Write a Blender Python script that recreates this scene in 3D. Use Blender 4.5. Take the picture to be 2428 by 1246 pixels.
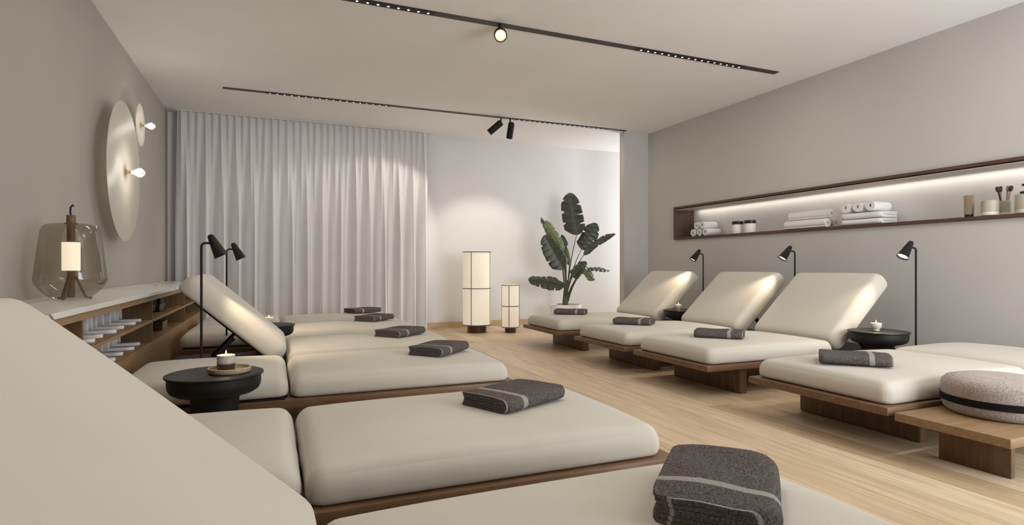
import bpy, bmesh, math, random
from mathutils import Vector, Matrix, noise
rnd = random.Random(7)
PI = math.pi
for o in list(bpy.data.objects):
    bpy.data.objects.remove(o)
sc = bpy.context.scene
COL = sc.collection

# ------------------------------------------------------------------ camera
cd = bpy.data.cameras.new('camera'); cam = bpy.data.objects.new('camera', cd); COL.objects.link(cam)
cd.sensor_width = 36.0; cd.lens = 1361.0 / 2428.0 * 36.0; cd.shift_y = 9.0 / 2428.0; cd.clip_start = 0.02
cam.location = (0, 0, 0.93); cam.rotation_euler = (PI / 2, 0, -math.atan(567.0 / 1361.0))
sc.camera = cam
# ------------------------------------------------------------------ look, sky
sc.view_settings.view_transform = 'Standard'; sc.view_settings.look = 'None'
sc.view_settings.gamma = 1.0; sc.view_settings.exposure = 0.0; sc.view_settings.use_curve_mapping = False
w = bpy.data.worlds.new('sky'); sc.world = w; w.use_nodes = True
bg = w.node_tree.nodes['Background']; bg.inputs[0].default_value = (0.80, 0.88, 1.0, 1); bg.inputs[1].default_value = 1.0

def light(name, kind, loc, target, energy, color, size=0.1, size_y=None, spot=None, blend=0.5, parent=None):
    ld = bpy.data.lights.new(name, kind); o = bpy.data.objects.new(name, ld); COL.objects.link(o)
    ld.energy = energy; ld.color = color
    if kind == 'AREA':
        ld.size = size
        if size_y: ld.shape = 'RECTANGLE'; ld.size_y = size_y
    else:
        ld.shadow_soft_size = size
    if kind == 'SPOT': ld.spot_size = math.radians(spot); ld.spot_blend = blend
    o.location = loc
    d = Vector(target) - Vector(loc)
    o.rotation_euler = d.to_track_quat('-Z', 'Y').to_euler()
    if parent: o.parent = parent
    return o
WARM = (1.0, 0.80, 0.56); NEUT = (1.0, 0.93, 0.84); DAY = (0.90, 0.94, 1.0)
# daylight added for brightness at the unseen rear window and alcove opening
light('added_daylight_rear', 'AREA', (3.8, -1.22, 1.45), (3.95, 0, 2.05), 200, (0.89, 0.945, 1.0), 2.5, 2.4)
light('added_daylight_alcove', 'AREA', (6.75, 7.8, 1.6), (0, 7.8, 1.8), 52, (0.95, 0.97, 1.0), 0.9, 2.2)

# ------------------------------------------------------------------ materials
def mat(name, color, rough=0.6, metal=0.0, emit=None, es=0.0, spec=0.5):
    m = bpy.data.materials.new(name); m.use_nodes = True
    b = m.node_tree.nodes['Principled BSDF']
    b.inputs['Base Color'].default_value = (*color, 1); b.inputs['Roughness'].default_value = rough
    b.inputs['Metallic'].default_value = metal; b.inputs['Specular IOR Level'].default_value = spec
    if emit: b.inputs['Emission Color'].default_value = (*emit, 1); b.inputs['Emission Strength'].default_value = es
    return m
def N(m, t, **kw):
    n = m.node_tree.nodes.new(t)
    for k, v in kw.items(): setattr(n, k, v)
    return n
def L(m, a, b): m.node_tree.links.new(a, b)
def coords(m, scale=(1, 1, 1), kind='Object', rot=(0, 0, 0)):
    tc = N(m, 'ShaderNodeTexCoord'); mp = N(m, 'ShaderNodeMapping')
    mp.inputs['Scale'].default_value = scale; mp.inputs['Rotation'].default_value = rot
    L(m, tc.outputs[kind], mp.inputs[0]); return mp.outputs[0]
def bsdf(m): return m.node_tree.nodes['Principled BSDF']
def add_bump(m, scale, strength, dist=0.01, sc3=(1, 1, 1), detail=4):
    n = N(m, 'ShaderNodeTexNoise'); n.inputs['Scale'].default_value = scale; n.inputs['Detail'].default_value = detail
    L(m, coords(m, sc3), n.inputs['Vector'])
    b = N(m, 'ShaderNodeBump'); b.inputs['Strength'].default_value = strength; b.inputs['Distance'].default_value = dist
    L(m, n.outputs['Fac'], b.inputs['Height']); L(m, b.outputs[0], bsdf(m).inputs['Normal']); return n
def add_var(m, c1, c2, scale, sc3=(1, 1, 1), detail=6, lo=0.3, hi=0.7, dist=0.0):
    n = N(m, 'ShaderNodeTexNoise'); n.inputs['Scale'].default_value = scale; n.inputs['Detail'].default_value = detail
    n.inputs['Distortion'].default_value = dist
    L(m, coords(m, sc3), n.inputs['Vector'])
    r = N(m, 'ShaderNodeValToRGB'); r.color_ramp.elements[0].color = (*c1, 1); r.color_ramp.elements[1].color = (*c2, 1)
    r.color_ramp.elements[0].position = lo; r.color_ramp.elements[1].position = hi
    L(m, n.outputs['Fac'], r.inputs[0]); L(m, r.outputs[0], bsdf(m).inputs['Base Color']); return r
def plaster(name, c):
    m = mat(name, c, 0.85, spec=0.2)
    add_var(m, tuple(x * 0.97 for x in c), tuple(min(1, x * 1.02) for x in c), 1.3); add_bump(m, 120, 0.08, 0.002); return m
def wood(name, c1, c2, sc3, rough=0.45, scale=3.0):
    m = mat(name, c1, rough, spec=0.4); add_var(m, c1, c2, scale, sc3, 8, 0.25, 0.75, 0.6)
    add_bump(m, 8, 0.08, 0.002, tuple(s * 3 for s in sc3)); return m
M = {}
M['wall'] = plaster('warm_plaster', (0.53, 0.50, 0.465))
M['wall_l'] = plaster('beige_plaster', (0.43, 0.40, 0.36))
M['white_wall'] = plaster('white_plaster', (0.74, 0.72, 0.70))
M['ceil'] = plaster('ceiling_plaster', (0.84, 0.82, 0.79))
M['walnut'] = wood('walnut', (0.115, 0.060, 0.028), (0.215, 0.122, 0.062), (1.2, 14, 14))
M['walnut_v'] = wood('walnut_upright', (0.095, 0.050, 0.025), (0.175, 0.098, 0.050), (14, 14, 1.2))
M['walnut_y'] = wood('dark_walnut_shelf', (0.070, 0.036, 0.023), (0.115, 0.062, 0.042), (14, 1.2, 14))
M['oak_bench'] = wood('bench_oak', (0.21, 0.125, 0.060), (0.33, 0.205, 0.108), (1.2, 14, 14))
M['oak_y'] = wood('oak_cabinet', (0.25, 0.148, 0.068), (0.36, 0.23, 0.118), (14, 1.2, 14))
M['oak_v_shaded'] = wood('oak_upright_shaded', (0.125, 0.072, 0.034), (0.20, 0.122, 0.062), (14, 14, 1.2))  # oak darkened so the shade inside the compartments is in its colour
M['oak_base'] = wood('oak_skirting', (0.50, 0.36, 0.21), (0.62, 0.46, 0.28), (1.5, 1.5, 10))
M['turned'] = wood('turned_ash', (0.42, 0.30, 0.19), (0.60, 0.46, 0.32), (6, 30, 6))
M['black'] = mat('black_metal', (0.008, 0.007, 0.007), 0.5, spec=0.3)
M['tblack'] = mat('black_lacquer', (0.010, 0.009, 0.008), 0.5, spec=0.3); add_bump(M['tblack'], 60, 0.04, 0.001)
M['track'] = mat('dark_bronze_track', (0.035, 0.027, 0.022), 0.5)
M['brass'] = mat('brass', (0.72, 0.50, 0.22), 0.28, 1.0)
M['bronze'] = mat('brown_leather_stem', (0.16, 0.085, 0.045), 0.5)
M['ceramic'] = mat('white_ceramic', (0.80, 0.77, 0.73), 0.5)
M['cream_cer'] = mat('cream_stoneware', (0.66, 0.60, 0.50), 0.55); add_bump(M['cream_cer'], 80, 0.1, 0.001)
M['grey_cer'] = mat('grey_glaze', (0.50, 0.47, 0.44), 0.4)
M['brown_cer'] = mat('brown_glaze', (0.06, 0.028, 0.018), 0.3)
M['gold_cer'] = mat('tan_glaze_line', (0.42, 0.30, 0.18), 0.4)
M['wax'] = mat('candle_wax', (0.85, 0.72, 0.52), 0.5, emit=(1, 0.7, 0.4), es=0.12)
M['wick'] = mat('wick', (0.02, 0.015, 0.01), 0.9)
M['flame'] = mat('flame', (1, 0.8, 0.5), 0.5, emit=(1.0, 0.80, 0.50), es=5.0)
M['white_towel'] = mat('white_towelling', (0.78, 0.76, 0.73), 0.95, spec=0.1); add_bump(M['white_towel'], 260, 0.5, 0.004)
M['slip'] = mat('white_slipper_cloth', (0.76, 0.73, 0.72), 0.9, spec=0.1); add_bump(M['slip'], 300, 0.3, 0.002)
M['lining'] = mat('niche_lining', (0.55, 0.50, 0.45), 0.7)
M['niche_back'] = plaster('niche_back', (0.74, 0.72, 0.69))
M['led'] = mat('led_strip_glow', (1, 1, 1), 0.5, emit=(1.0, 0.93, 0.84), es=2.0)
M['dot'] = mat('led_dot_glow', (1, 1, 1), 0.5, emit=(1.0, 0.86, 0.66), es=1.0)
M['lens'] = mat('spotlight_lens_glow', (1, 1, 1), 0.5, emit=(1.0, 0.90, 0.68), es=5.0)
M['ring'] = mat('spotlight_inner_ring', (0.75, 0.62, 0.42), 0.3, 0.8, emit=(1.0, 0.80, 0.5), es=0.35)
M['diff'] = mat('lamp_diffuser_glow', (1, 1, 1), 0.5, emit=(1.0, 0.90, 0.76), es=3.0)
M['soil'] = mat('soil', (0.05, 0.035, 0.025), 0.95)
M['stem'] = mat('green_stem', (0.085, 0.105, 0.045), 0.5)
M['tan'] = mat('tan_tube', (0.30, 0.22, 0.14), 0.45)
M['brush'] = mat('brush_bristle', (0.05, 0.03, 0.022), 0.8)
M['brushwood'] = mat('brush_handle', (0.40, 0.27, 0.17), 0.5)
M['pump'] = mat('pump_black', (0.012, 0.012, 0.012), 0.35)
M['stoneware'] = mat('beige_stoneware', (0.42, 0.36, 0.28), 0.5)
M['window_frame'] = mat('window_frame_grey', (0.25, 0.24, 0.23), 0.5)
M['ribbon'] = mat('black_ribbon', (0.008, 0.008, 0.008), 0.8, spec=0.15)
M['frame_rib'] = mat('lamp_rib_grey', (0.16, 0.135, 0.11), 0.6)
M['cup_white'] = mat('cup_base_white', (0.72, 0.68, 0.60), 0.5)

def fabric(name, c1, c2, bump=0.18):
    m = mat(name, c1, 0.88, spec=0.15); b = bsdf(m)
    b.inputs['Sheen Weight'].default_value = 0.12; b.inputs['Sheen Roughness'].default_value = 0.5
    add_var(m, c1, c2, 2.5, detail=3)
    n1 = N(m, 'ShaderNodeTexNoise'); n1.inputs['Scale'].default_value = 420; n1.inputs['Detail'].default_value = 2
    n2 = N(m, 'ShaderNodeTexNoise'); n2.inputs['Scale'].default_value = 6; n2.inputs['Detail'].default_value = 3
    L(m, coords(m, (1, 1, 1)), n1.inputs['Vector']); L(m, coords(m, (1, 1, 0.5)), n2.inputs['Vector'])
    b1 = N(m, 'ShaderNodeBump'); b1.inputs['Strength'].default_value = bump; b1.inputs['Distance'].default_value = 0.001
    b2 = N(m, 'ShaderNodeBump'); b2.inputs['Strength'].default_value = 0.22; b2.inputs['Distance'].default_value = 0.02
    L(m, n1.outputs['Fac'], b1.inputs['Height']); L(m, n2.outputs['Fac'], b2.inputs['Height'])
    L(m, b2.outputs[0], b1.inputs['Normal']); L(m, b1.outputs[0], b.inputs['Normal']); return m
M['cushion'] = fabric('cream_upholstery', (0.56, 0.515, 0.445), (0.59, 0.545, 0.475))
M['curtain'] = fabric('sheer_curtain', (0.67, 0.65, 0.64), (0.69, 0.67, 0.655), 0.1)
def pouf_mat():
    m = fabric('pouf_weave', (0.37, 0.30, 0.265), (0.47, 0.39, 0.345), 0.9); b = bsdf(m); add_var(m, (0.27, 0.215, 0.19), (0.52, 0.44, 0.39), 150, (1, 1, 1), 3, .3, .7)
    wv = N(m, 'ShaderNodeTexWave'); wv.inputs['Scale'].default_value = 70; wv.bands_direction = 'Z'
    wv.inputs['Distortion'].default_value = 3; L(m, coords(m), wv.inputs['Vector'])
    bp = N(m, 'ShaderNodeBump'); bp.inputs['Strength'].default_value = 0.5; bp.inputs['Distance'].default_value = 0.003
    L(m, wv.outputs['Fac'], bp.inputs['Height']); L(m, bp.outputs[0], b.inputs['Normal']); return m
M['pouf'] = pouf_mat()
def towel_mat(name, dark, light_, stripe, bands, edge=True):
    m = mat(name, dark, 0.97, spec=0.08); b = bsdf(m)
    n = N(m, 'ShaderNodeTexNoise'); n.inputs['Scale'].default_value = 190; n.inputs['Detail'].default_value = 6
    L(m, coords(m), n.inputs['Vector'])
    r = N(m, 'ShaderNodeValToRGB'); r.color_ramp.elements[0].color = (*dark, 1); r.color_ramp.elements[1].color = (*light_, 1)
    r.color_ramp.elements[0].position = 0.35; r.color_ramp.elements[1].position = 0.7
    L(m, n.outputs['Fac'], r.inputs[0])
    uv = N(m, 'ShaderNodeUVMap'); sp = N(m, 'ShaderNodeSeparateXYZ'); L(m, uv.outputs[0], sp.inputs[0])
    st = N(m, 'ShaderNodeValToRGB'); st.color_ramp.interpolation = 'CONSTANT'
    cr = st.color_ramp; cr.elements[0].position = 0; cr.elements[0].color = (0, 0, 0, 1)
    cr.elements[1].position = bands[0][0]; cr.elements[1].color = (1, 1, 1, 1)
    e = cr.elements.new(bands[0][1]); e.color = (0, 0, 0, 1)
    for a, z in bands[1:]:
        e = cr.elements.new(a); e.color = (1, 1, 1, 1); e = cr.elements.new(z); e.color = (0, 0, 0, 1)
    L(m, sp.outputs['X'], st.inputs[0])
    mx = N(m, 'ShaderNodeMix', data_type='RGBA'); L(m, st.outputs[0], mx.inputs[0]); L(m, r.outputs[0], mx.inputs[6]); mx.inputs[7].default_value = (*stripe, 1)
    L(m, mx.outputs[2], b.inputs['Base Color'])
    bp = N(m, 'ShaderNodeBump'); bp.inputs['Strength'].default_value = 0.9; bp.inputs['Distance'].default_value = 0.006
    L(m, n.outputs['Fac'], bp.inputs['Height']); L(m, bp.outputs[0], b.inputs['Normal']); return m
M['towel'] = towel_mat('charcoal_towelling', (0.060, 0.051, 0.046), (0.19, 0.165, 0.15), (0.36, 0.325, 0.295), [(0.0, 0.012), (0.24, 0.31)])
M['striped'] = towel_mat('striped_towelling', (0.05, 0.05, 0.05), (0.09, 0.09, 0.09), (0.55, 0.52, 0.48), [(0.0, 0.10), (0.2, 0.3), (0.4, 0.5), (0.6, 0.7)])
def floor_mat():
    m = mat('oak_floorboards', (0.6, 0.47, 0.32), 0.42, spec=0.45); b = bsdf(m)
    br = N(m, 'ShaderNodeTexBrick'); br.offset = 0.37; br.offset_frequency = 2
    br.inputs['Scale'].default_value = 1.0; br.inputs['Brick Width'].default_value = 2.2; br.inputs['Row Height'].default_value = 0.19
    br.inputs['Mortar Size'].default_value = 0.0012; br.inputs['Mortar Smooth'].default_value = 0.3; br.inputs['Bias'].default_value = 0.0
    br.inputs['Color1'].default_value = (0.71, 0.57, 0.41, 1); br.inputs['Color2'].default_value = (0.53, 0.39, 0.245, 1)
    br.inputs['Mortar'].default_value = (0.30, 0.20, 0.12, 1)
    L(m, coords(m, (1, 1, 1), 'Object', (0, 0, PI / 2)), br.inputs['Vector'])
    n = N(m, 'ShaderNodeTexNoise'); n.inputs['Scale'].default_value = 3.5; n.inputs['Detail'].default_value = 8; n.inputs['Distortion'].default_value = 0.5
    L(m, coords(m, (9, 0.6, 1)), n.inputs['Vector'])
    r = N(m, 'ShaderNodeValToRGB'); r.color_ramp.elements[0].color = (0.83, 0.79, 0.73, 1); r.color_ramp.elements[1].color = (1.06, 1.05, 1.03, 1)
    r.color_ramp.elements[0].position = 0.33; r.color_ramp.elements[1].position = 0.62
    L(m, n.outputs['Fac'], r.inputs[0])
    mx = N(m, 'ShaderNodeMix', data_type='RGBA', blend_type='MULTIPLY'); mx.inputs[0].default_value = 1.0
    L(m, br.outputs['Color'], mx.inputs[6]); L(m, r.outputs[0], mx.inputs[7]); L(m, mx.outputs[2], b.inputs['Base Color'])
    bp = N(m, 'ShaderNodeBump'); bp.inputs['Strength'].default_value = 0.12; bp.inputs['Distance'].default_value = 0.002
    L(m, n.outputs['Fac'], bp.inputs['Height']); L(m, bp.outputs[0], b.inputs['Normal']); return m
M['floor'] = floor_mat()
def marble_mat():
    m = mat('white_marble', (0.74, 0.71, 0.67), 0.25, spec=0.5); b = bsdf(m)
    n = N(m, 'ShaderNodeTexNoise'); n.inputs['Scale'].default_value = 0.9; n.inputs['Detail'].default_value = 4; n.inputs['Distortion'].default_value = 0.7
    L(m, coords(m, (2.4, 0.5, 1)), n.inputs['Vector'])
    r = N(m, 'ShaderNodeValToRGB'); cr = r.color_ramp
    cr.elements[0].position = 0.0; cr.elements[0].color = (0.80, 0.77, 0.73, 1); cr.elements[1].position = 1; cr.elements[1].color = (0.82, 0.79, 0.75, 1)
    for p, c in ((0.488, 0.80), (0.497, 0.07), (0.500, 0.06), (0.507, 0.78), (0.62, 0.80), (0.632, 0.58), (0.64, 0.80)):
        e = cr.elements.new(p); e.color = (c, c * 0.97, c * 0.92, 1)
    L(m, n.outputs['Fac'], r.inputs[0]); L(m, r.outputs[0], b.inputs['Base Color']); return m
M['marble'] = marble_mat()
def glass_mat(name, tint, gl=0.10):
    m = bpy.data.materials.new(name); m.use_nodes = True; nt = m.node_tree; nt.nodes.clear()
    o = nt.nodes.new('ShaderNodeOutputMaterial'); t = nt.nodes.new('ShaderNodeBsdfTransparent'); t.inputs[0].default_value = (*tint, 1)
    g = nt.nodes.new('ShaderNodeBsdfGlossy'); g.inputs['Roughness'].default_value = 0.04; g.inputs['Color'].default_value = (1, 1, 1, 1)
    lw = nt.nodes.new('ShaderNodeLayerWeight'); lw.inputs[0].default_value = 0.25
    mm = nt.nodes.new('ShaderNodeMath'); mm.operation = 'MULTIPLY_ADD'; mm.inputs[1].default_value = 0.32; mm.inputs[2].default_value = gl * 0.4
    x = nt.nodes.new('ShaderNodeMixShader')
    nt.links.new(lw.outputs['Facing'], mm.inputs[0]); nt.links.new(mm.outputs[0], x.inputs[0])
    nt.links.new(t.outputs[0], x.inputs[1]); nt.links.new(g.outputs[0], x.inputs[2]); nt.links.new(x.outputs[0], o.inputs[0]); return m
M['smoke'] = glass_mat('smoked_glass', (0.68, 0.64, 0.58))
M['clear'] = glass_mat('clear_glass', (0.93, 0.91, 0.88))
def disc_mat():
    m = bpy.data.materials.new('ribbed_glass_disc'); m.use_nodes = True; nt = m.node_tree; b = nt.nodes['Principled BSDF']
    b.inputs['Base Color'].default_value = (0.88, 0.84, 0.77, 1); b.inputs['Roughness'].default_value = 0.35
    wv = nt.nodes.new('ShaderNodeTexWave'); wv.wave_type = 'BANDS'; wv.bands_direction = 'Z'; wv.inputs['Scale'].default_value = 26; wv.inputs['Distortion'].default_value = 0
    L(m, coords(m, (1, 1, 1), 'Object', (math.radians(20), 0, 0)), wv.inputs['Vector'])
    bp = nt.nodes.new('ShaderNodeBump'); bp.inputs['Strength'].default_value = 0.6; bp.inputs['Distance'].default_value = 0.004
    L(m, wv.outputs['Fac'], bp.inputs['Height']); L(m, bp.outputs[0], b.inputs['Normal'])
    t = nt.nodes.new('ShaderNodeBsdfTranslucent'); t.inputs[0].default_value = (0.8, 0.75, 0.66, 1)
    x = nt.nodes.new('ShaderNodeMixShader'); x.inputs[0].default_value = 0.35
    tr = nt.nodes.new('ShaderNodeBsdfTransparent'); x2 = nt.nodes.new('ShaderNodeMixShader'); x2.inputs[0].default_value = 0.22
    L(m, b.outputs[0], x.inputs[1]); L(m, t.outputs[0], x.inputs[2]); L(m, x.outputs[0], x2.inputs[1]); L(m, tr.outputs[0], x2.inputs[2])
    L(m, x2.outputs[0], nt.nodes['Material Output'].inputs[0]); return m
M['disc'] = disc_mat()
M['bulb'] = mat('lit_bulb', (1, 1, 1), 0.4, emit=(1.0, 0.93, 0.82), es=1.7)
def shade_mat(name, es):
    m = mat(name, (0.62, 0.58, 0.49), 0.9, emit=(1.0, 0.86, 0.66), es=es)
    wv = N(m, 'ShaderNodeTexNoise'); wv.inputs['Scale'].default_value = 40; L(m, coords(m, (1, 1, 6)), wv.inputs['Vector'])
    bp = N(m, 'ShaderNodeBump'); bp.inputs['Strength'].default_value = 0.15; bp.inputs['Distance'].default_value = 0.002
    L(m, wv.outputs['Fac'], bp.inputs['Height']); L(m, bp.outputs[0], bsdf(m).inputs['Normal']); return m
M['shade'] = shade_mat('lit_linen_shade', 0.40)
M['lantern_glow'] = mat('lit_opal_glass', (0.9, 0.86, 0.78), 0.4, emit=(1.0, 0.90, 0.74), es=1.15)
def leaf_mat():
    m = mat('banana_leaf', (0.04, 0.06, 0.022), 0.38, spec=0.5); b = bsdf(m)
    uv = N(m, 'ShaderNodeUVMap'); mp = N(m, 'ShaderNodeMapping'); mp.inputs['Scale'].default_value = (38, 0.6, 1); L(m, uv.outputs[0], mp.inputs[0])
    n = N(m, 'ShaderNodeTexNoise'); n.inputs['Scale'].default_value = 1.0; n.inputs['Detail'].default_value = 3; L(m, mp.outputs[0], n.inputs['Vector'])
    r = N(m, 'ShaderNodeValToRGB'); r.color_ramp.elements[0].color = (0.018, 0.021, 0.011, 1); r.color_ramp.elements[1].color = (0.058, 0.066, 0.028, 1)
    r.color_ramp.elements[0].position = 0.3; r.color_ramp.elements[1].position = 0.72
    L(m, n.outputs['Fac'], r.inputs[0]); L(m, r.outputs[0], b.inputs['Base Color'])
    return m
M['leaf'] = leaf_mat()
M['leaf_light'] = mat('young_leaf', (0.13, 0.155, 0.055), 0.45)

# ------------------------------------------------------------------ mesh helpers
class MB:
    def __init__(s): s.v = []; s.f = []; s.uv = {}
    def add(s, vs, fs, T=None):
        k = len(s.v)
        for p in vs: s.v.append(tuple(T @ Vector(p)) if T is not None else tuple(p))
        s.f += [tuple(i + k for i in f) for f in fs]; return s
    def box(s, x0, x1, y0, y1, z0, z1, bev=0.0, seg=2, T=None):
        bm = bmesh.new(); bmesh.ops.create_cube(bm, size=1)
        for v in bm.verts: v.co = Vector((x0 + (v.co.x + .5) * (x1 - x0), y0 + (v.co.y + .5) * (y1 - y0), z0 + (v.co.z + .5) * (z1 - z0)))
        if bev > 0: bmesh.ops.bevel(bm, geom=list(bm.edges), offset=bev, segments=seg, profile=0.5, affect='EDGES')
        bm.verts.index_update(); s.add([v.co.copy() for v in bm.verts], [tuple(v.index for v in f.verts) for f in bm.faces], T); bm.free(); return s
    def lathe(s, prof, n=48, c=(0, 0, 0), T=None):
        vs = []; fs = []; m = len(prof)
        for i in range(n):
            a = 2 * PI * i / n
            for r, z in prof: vs.append((c[0] + r * math.cos(a), c[1] + r * math.sin(a), c[2] + z))
        for i in range(n):
            j = (i + 1) % n
            for k in range(m - 1): fs.append((i * m + k, j * m + k, j * m + k + 1, i * m + k + 1))
        return s.add(vs, fs, T)
    def disc(s, r, z, n=32, T=None, c=(0, 0)):
        vs = [(c[0] + r * math.cos(2 * PI * i / n), c[1] + r * math.sin(2 * PI * i / n), z) for i in range(n)]
        return s.add(vs, [tuple(range(n))], T)
    def tube(s, pts, r, n=10, cap=True):
        pts = [Vector(p) for p in pts]; rs = r if isinstance(r, (list, tuple)) else [r] * len(pts)
        vs = []; fs = []; up = None
        for i, p in enumerate(pts):
            d = (pts[min(i + 1, len(pts) - 1)] - pts[max(i - 1, 0)]).normalized()
            if up is None: up = Vector((0, 0, 1)) if abs(d.z) < .9 else Vector((1, 0, 0))
            a = d.cross(up).normalized(); b = a.cross(d).normalized(); up = b
            for k in range(n):
                t = 2 * PI * k / n; vs.append(p + (a * math.cos(t) + b * math.sin(t)) * rs[i])
        for i in range(len(pts) - 1):
            for k in range(n):
                l = (k + 1) % n; fs.append((i * n + k, i * n + l, (i + 1) * n + l, (i + 1) * n + k))
        if cap: fs.append(tuple(reversed(range(n)))); fs.append(tuple(range((len(pts) - 1) * n, len(pts) * n)))
        return s.add(vs, fs)
    def build(s, name, m, parent=None, smooth=35, loc=None):
        me = bpy.data.meshes.new(name); me.from_pydata(s.v, [], s.f); me.validate()
        bm = bmesh.new(); bm.from_mesh(me); bmesh.ops.remove_doubles(bm, verts=bm.verts, dist=1e-5) if not s.uv else None
        bmesh.ops.recalc_face_normals(bm, faces=bm.faces); bm.to_mesh(me); bm.free()
        if s.uv:
            ul = me.uv_layers.new(name='UVMap')
            for lp in me.loops: ul.data[lp.index].uv = s.uv[lp.vertex_index]
        me.materials.append(m)
        if smooth:
            me.shade_smooth()
            me.set_sharp_from_angle(angle=math.radians(smooth))
        o = bpy.data.objects.new(name, me); COL.objects.link(o)
        if parent: o.parent = parent
        if loc: o.location = loc
        return o
def tag(o, label, cat, group=None):
    o['label'] = label; o['category'] = cat
    if group: o['group'] = group
    return o
def thing(name, label, cat, loc=(0, 0, 0), rz=0, group=None):
    o = bpy.data.objects.new(name, None); COL.objects.link(o); o.empty_display_size = 0.05
    o.location = loc; o.rotation_euler = (0, 0, rz); return tag(o, label, cat, group)
def struct(name, mb, m, smooth=0):
    o = mb.build(name, m, None, smooth); o['kind'] = 'structure'; return o
def copy_tree(o, parent=None):
    c = o.copy(); COL.objects.link(c); c.parent = parent
    for ch in list(o.children): copy_tree(ch, c)
    return c
def dup(root, loc, rz, label, group=None):
    c = copy_tree(root); c.location = loc; c.rotation_euler = (0, 0, rz); c['label'] = label
    if group: c['group'] = group
    return c

# ------------------------------------------------------------------ room
H = 2.884; XL = -1.23; XR = 5.113; YB = 8.38; Y0 = -0.95; XA = 6.6
struct('floor', MB().box(XL - .15, XA + .1, Y0 - .1, YB + .1, -.1, 0), M['floor'])
struct('ceiling', MB().box(XL - .15, XA + .1, Y0 - .1, YB + .1, H, H + .1), M['ceil'])
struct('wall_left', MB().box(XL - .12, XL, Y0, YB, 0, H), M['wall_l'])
NZ0, NZ1, NY0, NY1 = 1.292, 1.742, -0.6, 6.43
w_ = MB(); w_.box(XR, XR + .35, Y0, 7.05, 0, NZ0); w_.box(XR, XR + .35, Y0, 7.05, NZ1, H)
w_.box(XR, XR + .35, Y0, NY0, NZ0, NZ1); w_.box(XR, XR + .35, NY1, 7.05, NZ0, NZ1)
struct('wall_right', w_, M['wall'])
struct('wall_pier', MB().box(4.70, XA, 7.05, 7.17, 0, H), M['wall'])
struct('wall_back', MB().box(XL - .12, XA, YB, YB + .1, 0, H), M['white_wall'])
wa = MB(); wa.box(XA - .1, XA, 7.17, 7.35, 0, H); wa.box(XA - .1, XA, 8.25, YB, 0, H); wa.box(XA - .1, XA, 7.35, 8.25, 0, .5); wa.box(XA - .1, XA, 7.35, 8.25, 2.7, H)  # side opening, out of view, added to let daylight into the alcove
struct('wall_alcove', wa, M['white_wall'])
wr = MB(); wr.box(XL, 2.5, Y0 - .1, Y0, 0, H); wr.box(5.05, XR + .35, Y0 - .1, Y0, 0, H); wr.box(2.5, 5.05, Y0 - .1, Y0, 0, .20); wr.box(2.5, 5.05, Y0 - .1, Y0, 2.70, H)
struct('wall_rear', wr, M['wall'])
wf = MB()
for x in (2.5, 3.75, 5.0): wf.box(x, x + .05, Y0 - .08, Y0 - .02, .20, 2.70)
wf.box(2.5, 5.05, Y0 - .08, Y0 - .02, .20, .25); wf.box(2.5, 5.05, Y0 - .08, Y0 - .02, 2.65, 2.70)
struct('added_rear_window', wf, M['window_frame'])  # window added behind the camera to bring daylight in
struct('baseboard_back', MB().box(2.0, XA - .1, YB - .014, YB, 0, .09, .002, 1), M['oak_base'])
struct('baseboard_right', MB().box(XR - .014, XR, Y0, 7.05, 0, .07, .002, 1), M['wall'])

# ------------------------------------------------------------------ curtain
def curtain():
    x0, x1, yc = -1.10, 2.10, 8.20; nx, nz = 1100, 26; vs = []; fs = []
    r = random.Random(3); ph = [r.uniform(0, 6.28) for _ in range(8)]
    for j in range(nz + 1):
        t = j / nz; z = 0.01 + (H - 0.020) * t
        wt = max(0, min(1, (t - 0.45) / 0.55)) ** 1.3
        for i in range(nx + 1):
            s = i / nx; x = x0 + (x1 - x0) * s
            warp = 0.35 * math.sin(3.1 * x + ph[0]) + 0.25 * math.sin(7.7 * x + ph[1])
            a = 2 * PI * x / 0.088 + 0.5 * math.sin(5 * x + ph[2])
            b = 2 * PI * x / 0.205 + warp * 2.2 + (1 - t) * 0.7 * math.sin(4.3 * x + ph[3])
            c = 2 * PI * x / 0.088 + warp
            ya = 0.026 * (2 * abs(math.sin(a / 2)) ** .9 - 1.2)
            sb = math.sin(b); yb = 0.052 * (2 * abs(math.sin(b / 2)) ** 1.1 - 1.1) + 0.012 * math.sin(c + (1 - t) * 1.2)
            yb *= 0.85 + 0.25 * math.sin(2.2 * x + ph[4])
            dx = 0.028 * (1 - wt) * math.sin(b + 1.3)
            vs.append((x + dx, yc + ya * wt + yb * (1 - wt), z))
    for j in range(nz):
        for i in range(nx):
            k = j * (nx + 1) + i; fs.append((k, k + 1, k + nx + 2, k + nx + 1))
    o = MB().add(vs, fs).build('curtain', M['curtain'], None, 80)
    tag(o, 'white floor-to-ceiling pleated curtain covering the left part of the back wall', 'curtain')
    rail = thing('curtain_rail', 'thin white ceiling rail holding the pleated curtain', 'curtain rail', (0.5, 8.2, H))
    MB().box(-1.62, 1.62, -.012, .012, -.008, 0).build('rail', M['ceramic'], rail, 0)
curtain()

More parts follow.
